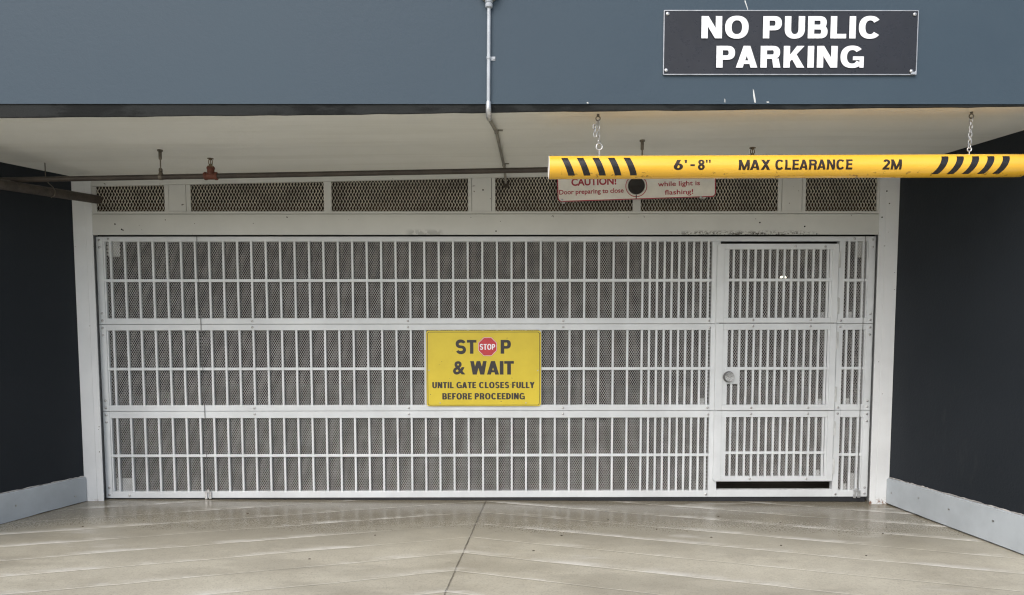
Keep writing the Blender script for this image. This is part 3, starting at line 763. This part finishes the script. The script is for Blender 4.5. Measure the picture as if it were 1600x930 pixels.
# dark NO PUBLIC PARKING sign on the beam
PY = YF-.010
ps = thing('parking_sign', 'dark grey NO PUBLIC PARKING sign screwed to the blue beam', 'sign', (1.51, PY, 2.703))
PXa, PXb, PZa, PZb = .829, 2.194, 2.703, 3.039
m = MB()
NX, NZ = 26, 7      # slightly bowed sheet
gv = []; 
for j in range(NZ+1):
    for i in range(NX+1):
        u, v = i/NX, j/NZ
        bow = .003*sin(PI*u*2.3+.4)*sin(PI*v)-.002*sin(PI*v)
        gv.append((PXa+.004+u*(PXb-PXa-.008), PY+bow*.6, PZa+.004+v*(PZb-PZa-.008)))
m.add(gv, [(j*(NX+1)+i, j*(NX+1)+i+1, (j+1)*(NX+1)+i+1, (j+1)*(NX+1)+i) for j in range(NZ) for i in range(NX)])
m.build('sign_face', 'darksign', ps, True)
m = MB(); m.box(PXa+.006, PXb-.006, PY+.0045, YF-.0008, PZa+.006, PZb-.006); m.build('sign_backing', 'aluedge', ps)
m = MB(); m.band(rrect(PXa, PXb, PZa, PZb, .004, 2), rrect(PXa+.0042, PXb-.0042, PZa+.0042, PZb-.0042, .003, 2), PY-.002, PY+.007); m.build('sign_edge', 'aluedge', ps)
gx = lambda x: PXa+(x-120)/1323*(PXb-PXa)
gz_ = lambda y: PZb-(y-58)/338*(PZb-PZa)
drawn_words('NO PUBLIC', gx(315), gx(1249), gz_(207), gz_(91), PY-.0058, 'whitetext', ps, t=.268, h=.205, sp=.125, ws=.60)
m = MB(); drawn(m, 'PARKING', gx(395), gx(1163), gz_(360), gz_(246), PY-.0058, t=.268, h=.205, sp=.125); m.build('lettering', 'whitetext', ps)
for x, y in ((140, 78), (1422, 80), (136, 373), (1415, 377)):
    m = MB(); c = (gx(x), gz_(y)); m.tube([(c[0], PY+.001, c[1]), (c[0], PY-.005, c[1]), (c[0], PY-.008, c[1])], [.009, .009, .004], 12); m.build('screw', 'galv', ps, True)
m = MB(); c = (gx(1424), gz_(384)); m.prism([(c[0]-.016, c[1]-.010), (c[0]+.014, c[1]-.011), (c[0]+.015, c[1]+.012), (c[0]+.006, c[1]+.002), (c[0]-.004, c[1]+.004)], PY-.0065, PY-.0045); m.build('scraped_corner', 'galv', ps)

# white and red caution sign hung on the vents, partly behind the bar
CY = -.105; CA = R(1.85); CC = (.978, 2.469)
cs = thing('caution_sign', 'white CAUTION sign with red letters and a round dark lamp, behind the yellow bar', 'sign', (CC[0], CY, CC[1]))
def crot(p): return (CC[0]+(p[0]-CC[0])*cos(CA)-(p[1]-CC[1])*sin(CA), CC[1]+(p[0]-CC[0])*sin(CA)+(p[1]-CC[1])*cos(CA))
CH = .101
m = MB(); m.prism([crot(p) for p in rrect(.372, 1.588, CC[1]-CH, CC[1]+CH, .030)], CY, CY+.004); m.build('sign_face', 'whitesign', cs)
m = MB(); m.band([crot(p) for p in rrect(.372, 1.588, CC[1]-CH, CC[1]+CH, .030)], [crot(p) for p in rrect(.379, 1.581, CC[1]-CH+.007, CC[1]+CH-.007, .025)], CY-.0008, CY); m.build('border', 'redtext', cs)
ch = lambda x: .363+(x-120)/1408*1.219           # pixels of the enlarged crop
cv = lambda y: 2.522-(y-343)/206*.174+.0
def cl(mb, s, a, b, t, bt, **kw):
    x0, x1, z0, z1 = ch(a), ch(b), cv(bt), cv(t)
    lettering(mb, s, x0, x1, z0, z1, CY-.0012, rot=CA, about=((x0+x1)/2, (z0+z1)/2), **kw)
m = MB(); cl(m, 'CAUTION!', 254, 652, 333, 400, bold=.030); m.build('lettering', 'redtext', cs)
m = MB(); cl(m, 'Door preparing to close', 147, 718, 432, 487, bold=.018); m.build('lettering', 'redtext', cs)
m = MB(); cl(m, 'Do not proceed', 985, 1425, 293, 347, bold=.014); m.build('lettering', 'redtext', cs)
m = MB(); cl(m, 'while light is', 1021, 1394, 362, 418, bold=.014); m.build('lettering', 'redtext', cs)
m = MB(); cl(m, 'flashing!', 1083, 1335, 437, 494, bold=.014); m.build('lettering', 'redtext', cs)
m = MB(); m.ring(CC, .078, .0835, CY-.0012, CY); m.build('lamp_ring', 'redtext', cs)
m = MB(); m.tube([(CC[0], CY+.001, CC[1]), (CC[0], CY-.012, CC[1]), (CC[0], CY-.018, CC[1]), (CC[0], CY-.014, CC[1])], [.064, .064, .060, .05], 32); m.build('lamp_lens', 'lens', cs, True)
m = MB(); m.box(CC[0]-.0035, CC[0]+.0035, CY-.002, CY, CC[1]-.094, CC[1]-.066); m.build('speck', 'lip', cs)
for px, pz in ((ch(172), cv(531)), (ch(1405), cv(506))):
    m = MB(); m.tube([(px, CY+.02, pz), (px, CY-.003, pz), (px, CY-.007, pz)], [.010, .010, .005], 10); m.build('screw', 'galv', cs, True)
for px, pz in ((ch(190), cv(540)), (ch(1440), cv(500))):
    m = MB(); m.box(px-.01, px+.01, CY+.004, YS+.01, pz-.01, pz+.035); m.build('bracket', 'frame', cs)

# ------------------------------------------------------------------ clearance bar on two chains
BA, BB = Vector((.224, -1.60, 2.2405)), Vector((2.872, -1.60, 2.2515)); BR = .0625
bd = (BB-BA).normalized()
cb = thing('clearance_bar', 'yellow tube clearance bar with black stripes hanging from two chains', 'clearance bar', BA)
def bpt(s, a, r): 
    """point on the bar: s metres along, a = angle from the side facing the street (up positive)"""
    e1 = Vector((0, -1, 0)); e2 = Vector((0, 0, 1)); e2 = (e2-bd*e2.dot(bd)).normalized()
    return BA+bd*s+r*(cos(a)*e1+sin(a)*e2)
BL = (BB-BA).length
m = MB(); SEG = 48; st_ = [0.0]+[BL*i/12 for i in range(1, 12)]+[BL-.012, BL]
rr = [BR]*13+[BR-.006]
for s_, r_ in zip(st_, rr):
    for j in range(SEG): m.v.append(tuple(bpt(s_, 2*PI*j/SEG, r_)))
for i in range(len(st_)-1):
    for j in range(SEG): m.f.append((i*SEG+j, (i+1)*SEG+j, (i+1)*SEG+(j+1) % SEG, i*SEG+(j+1) % SEG))
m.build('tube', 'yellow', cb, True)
m = MB()  # pale cut edge at the left end, a thick-walled pipe mouth
for s_, r_ in ((-.0005, BR-.0005), (-.0035, BR-.001), (-.0035, BR-.008), (.05, BR-.008)):
    for j in range(SEG): m.v.append(tuple(bpt(s_, 2*PI*j/SEG, r_)))
for i in range(3):
    for j in range(SEG): m.f.append((i*SEG+j, i*SEG+(j+1) % SEG, (i+1)*SEG+(j+1) % SEG, (i+1)*SEG+j))
m.f.append(tuple(3*SEG+j for j in range(SEG)))
m.build('pipe_mouth', 'pvc', cb, True)
m = MB()
for s_, r_ in ((BL+.0005, BR-.0065), (BL+.006, BR-.012), (BL+.008, BR-.03), (BL+.008, .002)):
    for j in range(SEG): m.v.append(tuple(bpt(s_, 2*PI*j/SEG, r_)))
for i in range(3):
    for j in range(SEG): m.f.append((i*SEG+j, (i+1)*SEG+j, (i+1)*SEG+(j+1) % SEG, i*SEG+(j+1) % SEG))
m.f.append(tuple(3*SEG+j for j in range(SEG))); m.build('end_cap', 'galv', cb, True)
AT, AB = R(40), R(-56)
PXM = 4.0/1100*1.0                        # metres per photo pixel at the bar
def stripe(s_top, s_bot, wdt):
    m = MB(); N = 12
    for i in range(N+1):
        f = i/N; a = AT+(AB-AT)*f; z = (sin(AT)-sin(a))/(sin(AT)-sin(AB))
        s0 = s_top+(s_bot-s_top)*z if s_bot > s_top else s_top+(s_bot-s_top)*(f**1.5)
        m.v += [tuple(bpt(s0, a, BR+.0006)), tuple(bpt(s0+wdt, a, BR+.0006))]
    for i in range(N): m.f.append((2*i, 2*i+2, 2*i+3, 2*i+1))
    m.build('stripe', 'stripe', cb, True)
for i in range(5):
    s0 = (876+24.4*i-858)*.003511; stripe(s0, s0+.0415, .0365)
for i in range(5):
    s0 = (1473+24.1*i-858)*.003511; stripe(s0, s0-.0455, .0385)
def bar_text(s, a, b, zt, zb, **kw):
    m = MB()
    for li, q in word_quads(s, **kw):
        bm = bmesh.new(); bm.faces.new([bm.verts.new((u, v, 0)) for u, v in q])
        for i in range(1, 12):
            bmesh.ops.bisect_plane(bm, geom=bm.verts[:]+bm.edges[:]+bm.faces[:], plane_co=(0, i/12, 0), plane_no=(0, 1, 0))
        bm.verts.index_update(); o = len(m.v)
        for v in bm.verts:
            sn = zb+(zt-zb)*v.co.y
            m.v.append(tuple(bpt(a+(b-a)*v.co.x, math.asin(max(-1, min(1, sn))), BR+.0006+li*.00012)))
        m.f += [tuple(o+v.index for v in f.verts) for f in bm.faces]; bm.free()
    m.build('lettering', 'bartext', cb)
PB = lambda x: (x-858)*.003511
KW = dict(t=.225, h=.19, sp=.10, k=.92)
bar_text("6'", PB(1052), PB(1073), .40, -.46, **KW); bar_text('-', PB(1078), PB(1085), .38, -.46, **KW); bar_text('8"', PB(1090), PB(1110), .40, -.46, **KW)
bar_text('MAX', PB(1154), PB(1203.5), .38, -.48, **KW); bar_text('CLEARANCE', PB(1211), PB(1332.5), .38, -.48, **KW)
bar_text('2M', PB(1380), PB(1409.5), .36, -.50, **KW)

def link_path(c, ax, up, w_, l_):
    """stadium loop: centre c, half-width direction ax, long direction up"""
    c, ax, up = Vector(c), Vector(ax), Vector(up); pts = []
    hl = l_/2-w_/2
    for i in range(9):
        a = PI*i/8; pts.append(c+up*(hl+w_/2*sin(a))+ax*(w_/2*cos(a)))
    for i in range(9):
        a = PI+PI*i/8; pts.append(c+up*(-hl+w_/2*sin(a))+ax*(w_/2*cos(a)))
    return pts
def chain(xb, xt, yt, label, tail):
    s0 = (xb-BA.x)/bd.x; base = BA+bd*s0+Vector((0, 0, BR)); top = Vector((xt, yt, sz(xt, yt)))
    base = base+Vector((0, 0, .0))
    t = thing('hanging_chain', label, 'chain', top, 'chains holding the clearance bar')
    m = MB(); m.tube([top+Vector((0, 0, .01)), top-Vector((0, 0, .012))], .007, 8)
    m.tube([top-Vector((0, 0, .024))+Vector((.012*cos(2*PI*i/14), 0, .012*sin(2*PI*i/14))) for i in range(14)], .003, 6, closed=True); m.build('ceiling_hook', 'hanger', t, True)
    # eye bolt in the bar
    m = MB(); er = .017 if tail else .011; ec = base+Vector((0, 0, .050 if tail else .028))
    m.tube([base-Vector((0, 0, .01)), ec-Vector((0, 0, er))], .0028, 8)
    m.tube([ec+Vector((er*cos(2*PI*i/18), 0, er*sin(2*PI*i/18))) for i in range(18)], .0036, 8, closed=True); m.build('eye_bolt', 'galv', t, True)
    a = ec+Vector((0, 0, er*.8)); b = top-Vector((0, 0, .034)); L = (b-a).length; up = (b-a).normalized()
    n = max(3, round(L/.021)); pitch = L/n
    for i in range(n):
        c = a+up*(pitch*(i+.5)); ang = (i % 2)*PI/2+.5+random.uniform(-.25, .25)
        ax = Vector((cos(ang), sin(ang), 0)); ax = (ax-up*ax.dot(up)).normalized()
        m = MB(); m.tube(link_path(c, ax, up, .0155, pitch+.0068), .0023, 6, closed=True); m.build('link', 'galv', t, True)
    if tail:
        for i in range(3):
            c = a+up*(L*.80)+Vector((-.022+.002*i, -.006, -.010-.021*i)); ang = (i % 2)*PI/2+.3
            m = MB(); m.tube(link_path(c, (cos(ang), sin(ang), 0), (0, 0, 1), .0155, .0285), .0023, 6, closed=True); m.build('link', 'galv', t, True)
        m = MB(); m.tube(link_path(a+up*(L*.86)+Vector((-.011, -.003, 0)), (0, 1, 0), Vector((.8, 0, .6)), .014, .036), .0023, 6, closed=True); m.build('link', 'galv', t, True)
    return t
chain(.503, .492, -1.625, 'steel chain with a loose tail above the left end of the yellow bar', True)
chain(2.568, 2.578, -1.59, 'plain steel chain above the right end of the yellow bar', False)

# ------------------------------------------------------------------ conduit
cn = thing('electrical_conduit', 'pale grey conduit running down the blue beam and back along the ceiling', 'conduit', (-.105, YF, 3.1))
CYc = YF-.014
m = MB(); m.tube([(-.105, CYc, 3.05), (-.107, CYc, 2.80), (-.109, CYc, 2.545)], .0098, 14); m.build('conduit_pipe', 'conduit', cn, True)
m = MB(); m.tube([(-.105, CYc, 3.046), (-.105, CYc, 3.050), (-.105, CYc, 3.062), (-.105, CYc, 3.066), (-.105, CYc, 3.071), (-.105, CYc, 3.075), (-.105, CYc, 3.081), (-.105, CYc, 3.10)], [.013, .019, .0205, .0205, .016, .0205, .0205, .018], 6*3); m.build('coupling', 'conduit', cn, True)
m = MB(); m.tube([(-.105, YF-.0005, 3.136), (-.105, YF-.03, 3.136), (-.105, YF-.042, 3.136), (-.105, YF-.045, 3.136)], [.055, .054, .050, .04], 28); m.build('junction_box', 'conduitd', cn, True)
m = MB(); z = 2.79
m.tube([(-.107, CYc, z-.006), (-.107, CYc, z+.006)], .0118, 14); m.box(-.096, -.072, YF-.004, YF-.0005, z-.010, z+.010); m.disc((-.079, z), .005, YF-.008, YF-.003, 8); m.build('strap', 'conduit', cn, True)
m = MB(); m.tube([(-.109, CYc, 2.562), (-.109, CYc, 2.556), (-.109, CYc, 2.530), (-.109, CYc+.002, 2.512), (-.1085, CYc+.014, 2.498), (-.108, CYc+.034, 2.493), (-.107, CYc+.07, 2.494), (-.1065, CYc+.085, 2.495)], [.0115, .0140, .0150, .0155, .0155, .0150, .0145, .0115], 14); m.build('elbow', 'galv', cn, True)
def sp_(x, y, d): return (x, y, sz(x, y)-d)
m = MB(); m.tube([sp_(-.1065, CYc+.08, .022), sp_(-.073, -1.31, .014), sp_(-.034, -.30, .014), (-.030, -.20, 2.555), (-.024, -.10, 2.505), (-.022, -.03, 2.492)], .0098, 12); m.build('ceiling_conduit', 'conduitd', cn, True)
for x, y in ((-.073, -1.31), (-.036, -.36)):
    m = MB(); c = Vector(sp_(x, y, .014)); m.tube([c+Vector((0, -.008, 0)), c+Vector((0, .008, 0))], .0125, 12); m.box(x+.010, x+.038, y-.009, y+.009, sz(x, y)-.005, sz(x, y)-.0005); m.build('strap', 'conduitd', cn, True)
m = MB(); m.tube([(-.024, -.075, 2.495), (-.023, -.03, 2.490)], .024, 14); m.build('bushing', 'pipe', cn, True)

# ------------------------------------------------------------------ sprinkler pipe under the soffit
def spy(x): return -.90-(x+2.28)*.0383
def spz(x): return 2.352+(x+2.28)*.0092
sp = thing('sprinkler_pipe', 'long thin black sprinkler pipe hung under the beige ceiling', 'pipe', (0, spy(0), spz(0)))
m = MB(); m.tube([(x, spy(x), spz(x)) for x in (-3.64, -2, 0, 1.5, 3.19)], .0168, 14); m.build('pipe_run', 'pipe', sp, True)
for x in (-2.275, .850):
    m = MB(); y, z = spy(x), spz(x); zt = sz(x, y)
    m.tube([(x, y, z+.045), (x, y, zt-.06)], .0042, 8); m.tube([(x, y, zt-.064), (x, y, zt-.058), (x, y, zt-.014), (x, y, zt-.008)], [.006, .0105, .0105, .006], 8)
    m.tube([(x, y, zt-.010), (x, y, zt+.002)], .017, 10)
    # clevis strap round the pipe
    pts = [(x, y+.0195*sin(a), z-.0195*cos(a)) for a in [R(-150+300*i/16) for i in range(17)]]
    w2 = .011
    vs = []
    for px, py_, pz in pts: vs += [(px-w2, py_, pz), (px+w2, py_, pz)]
    vs += [(x-w2*.7, y, z+.05), (x+w2*.7, y, z+.05)]
    n2 = len(pts); m.add(vs, [(2*i, 2*i+1, 2*i+3, 2*i+2) for i in range(n2-1)]+[(2*n2-2, 2*n2-1, 2*n2+1, 2*n2), (1, 0, 2*n2, 2*n2+1)])
    m.tube([(x, y, z+.036), (x, y, z+.052), (x, y, z+.058)], [.013, .012, .006], 8)
    m.build('pipe_hanger', 'hanger', sp, True)
for x in (-1.943, 1.545):
    y, z = spy(x), spz(x)
    m = MB(); m.tube([(x-.044, y, z), (x-.040, y, z), (x-.028, y, z), (x-.026, y, z), (x+.026, y, z), (x+.028, y, z), (x+.040, y, z), (x+.044, y, z)], [.0215, .026, .026, .0225, .0225, .026, .026, .0215], 16)
    m.tube([(x, y, z), (x, y, z+.044), (x, y, z+.046), (x, y, z+.056)], [.0225, .0225, .026, .026], 16)
    te = m.build('tee_fitting', 'redtee', sp, True)
    m = MB()
    m.tube([(x, y, z+.054), (x, y, z+.064)], .0215, 6); m.tube([(x, y, z+.064), (x, y, z+.076)], [.011, .012], 10)
    for sg in (-1, 1): m.tube([(x+sg*.006, y, z+.074), (x+sg*.0125, y, z+.082), (x+sg*.0125, y, z+.098), (x+sg*.005, y, z+.108)], .0028, 6)
    m.tube([(x, y, z+.074), (x, y, z+.106)], .0028, 6)
    m.tube([(x, y, z+.104), (x, y, z+.111)], .007, 8); m.tube([(x, y, z+.1105), (x, y, z+.113)], .020, 16)
    m.build('sprinkler_head', 'brass', te, True)

# thick drain pipe at the left, entering the first vent
dp = thing('drain_pipe', 'thick rusty pipe by the left wall entering the first mesh vent', 'pipe', (-3.19, -.06, 2.38))
pa, pb = Vector((-3.178, .02, 2.386)), Vector((-3.262, -1.08, 2.276))
m = MB(); m.tube([pa+Vector((.01, .4, .03)), pa, pb], .0325, 18)
m.tube([pb+(pa-pb)*.03, pb, pb+Vector((-.01, -.045, .008)), pb+Vector((-.012, -.07, .045)), pb+Vector((-.012, -.075, .26))], .0335, 18); m.build('pipe_run', 'rustpipe', dp, True)
pc = pa+(pb-pa)*-.06
m = MB(); m.tube([pc+Vector((.006, .035, 0)), pc+Vector((.008, .075, .004)), pc+Vector((.010, .12, .008))], [.056, .058, .050], 18); m.build('coupling', 'rustpipe', dp, True)
pr = pa+(pb-pa)*.52
m = MB(); zt = sz(pr.x, pr.y)
m.tube([(pr.x-.03, pr.y, zt), (pr.x-.03, pr.y, pr.z+.10), (pr.x-.012, pr.y, pr.z+.062), (pr.x+.020, pr.y-.004, pr.z+.036), (pr.x+.037, pr.y-.004, pr.z+.004), (pr.x+.028, pr.y-.004, pr.z-.026), (pr.x+.004, pr.y-.004, pr.z-.038)], .0035, 6)
m.build('wire_hanger', 'hanger', dp, True)

# ------------------------------------------------------------------ litter specks on the driveway
lit = [(-2.62, -.62), (-2.96, -.78), (-1.95, -.42), (.35, -.95), (.72, -.55), (1.02, -.80), (1.55, -.46), (1.35, -.98), (1.95, -.62), (2.55, -.88), (2.66, -.72), (.15, -1.28), (-.9, -.96), (-1.2, -1.45), (1.75, -1.15), (2.2, -1.35)]
for i, (x, y) in enumerate(lit):
    m = MB(); n = 6; r0 = random.uniform(.003, .0065); pts = []
    for j in range(n):
        a = 2*PI*j/n+.3*random.random(); rr_ = r0*random.uniform(.6, 1.2); pts.append((x+rr_*cos(a)*1.5, y+rr_*sin(a)))
    vs = [(p[0], p[1], gz(*p)+.0005) for p in pts]+[(x+(p[0]-x)*.6, y+(p[1]-y)*.6, gz(*p)+.004) for p in pts]
    m.add(vs, [tuple(range(n, 2*n))]+[(j, (j+1) % n, (j+1) % n+n, j+n) for j in range(n)])
    tag(m.build('debris_crumb', 'speck'), 'small dark crumb of debris lying on the concrete driveway', 'debris', 'crumbs of debris on the driveway')
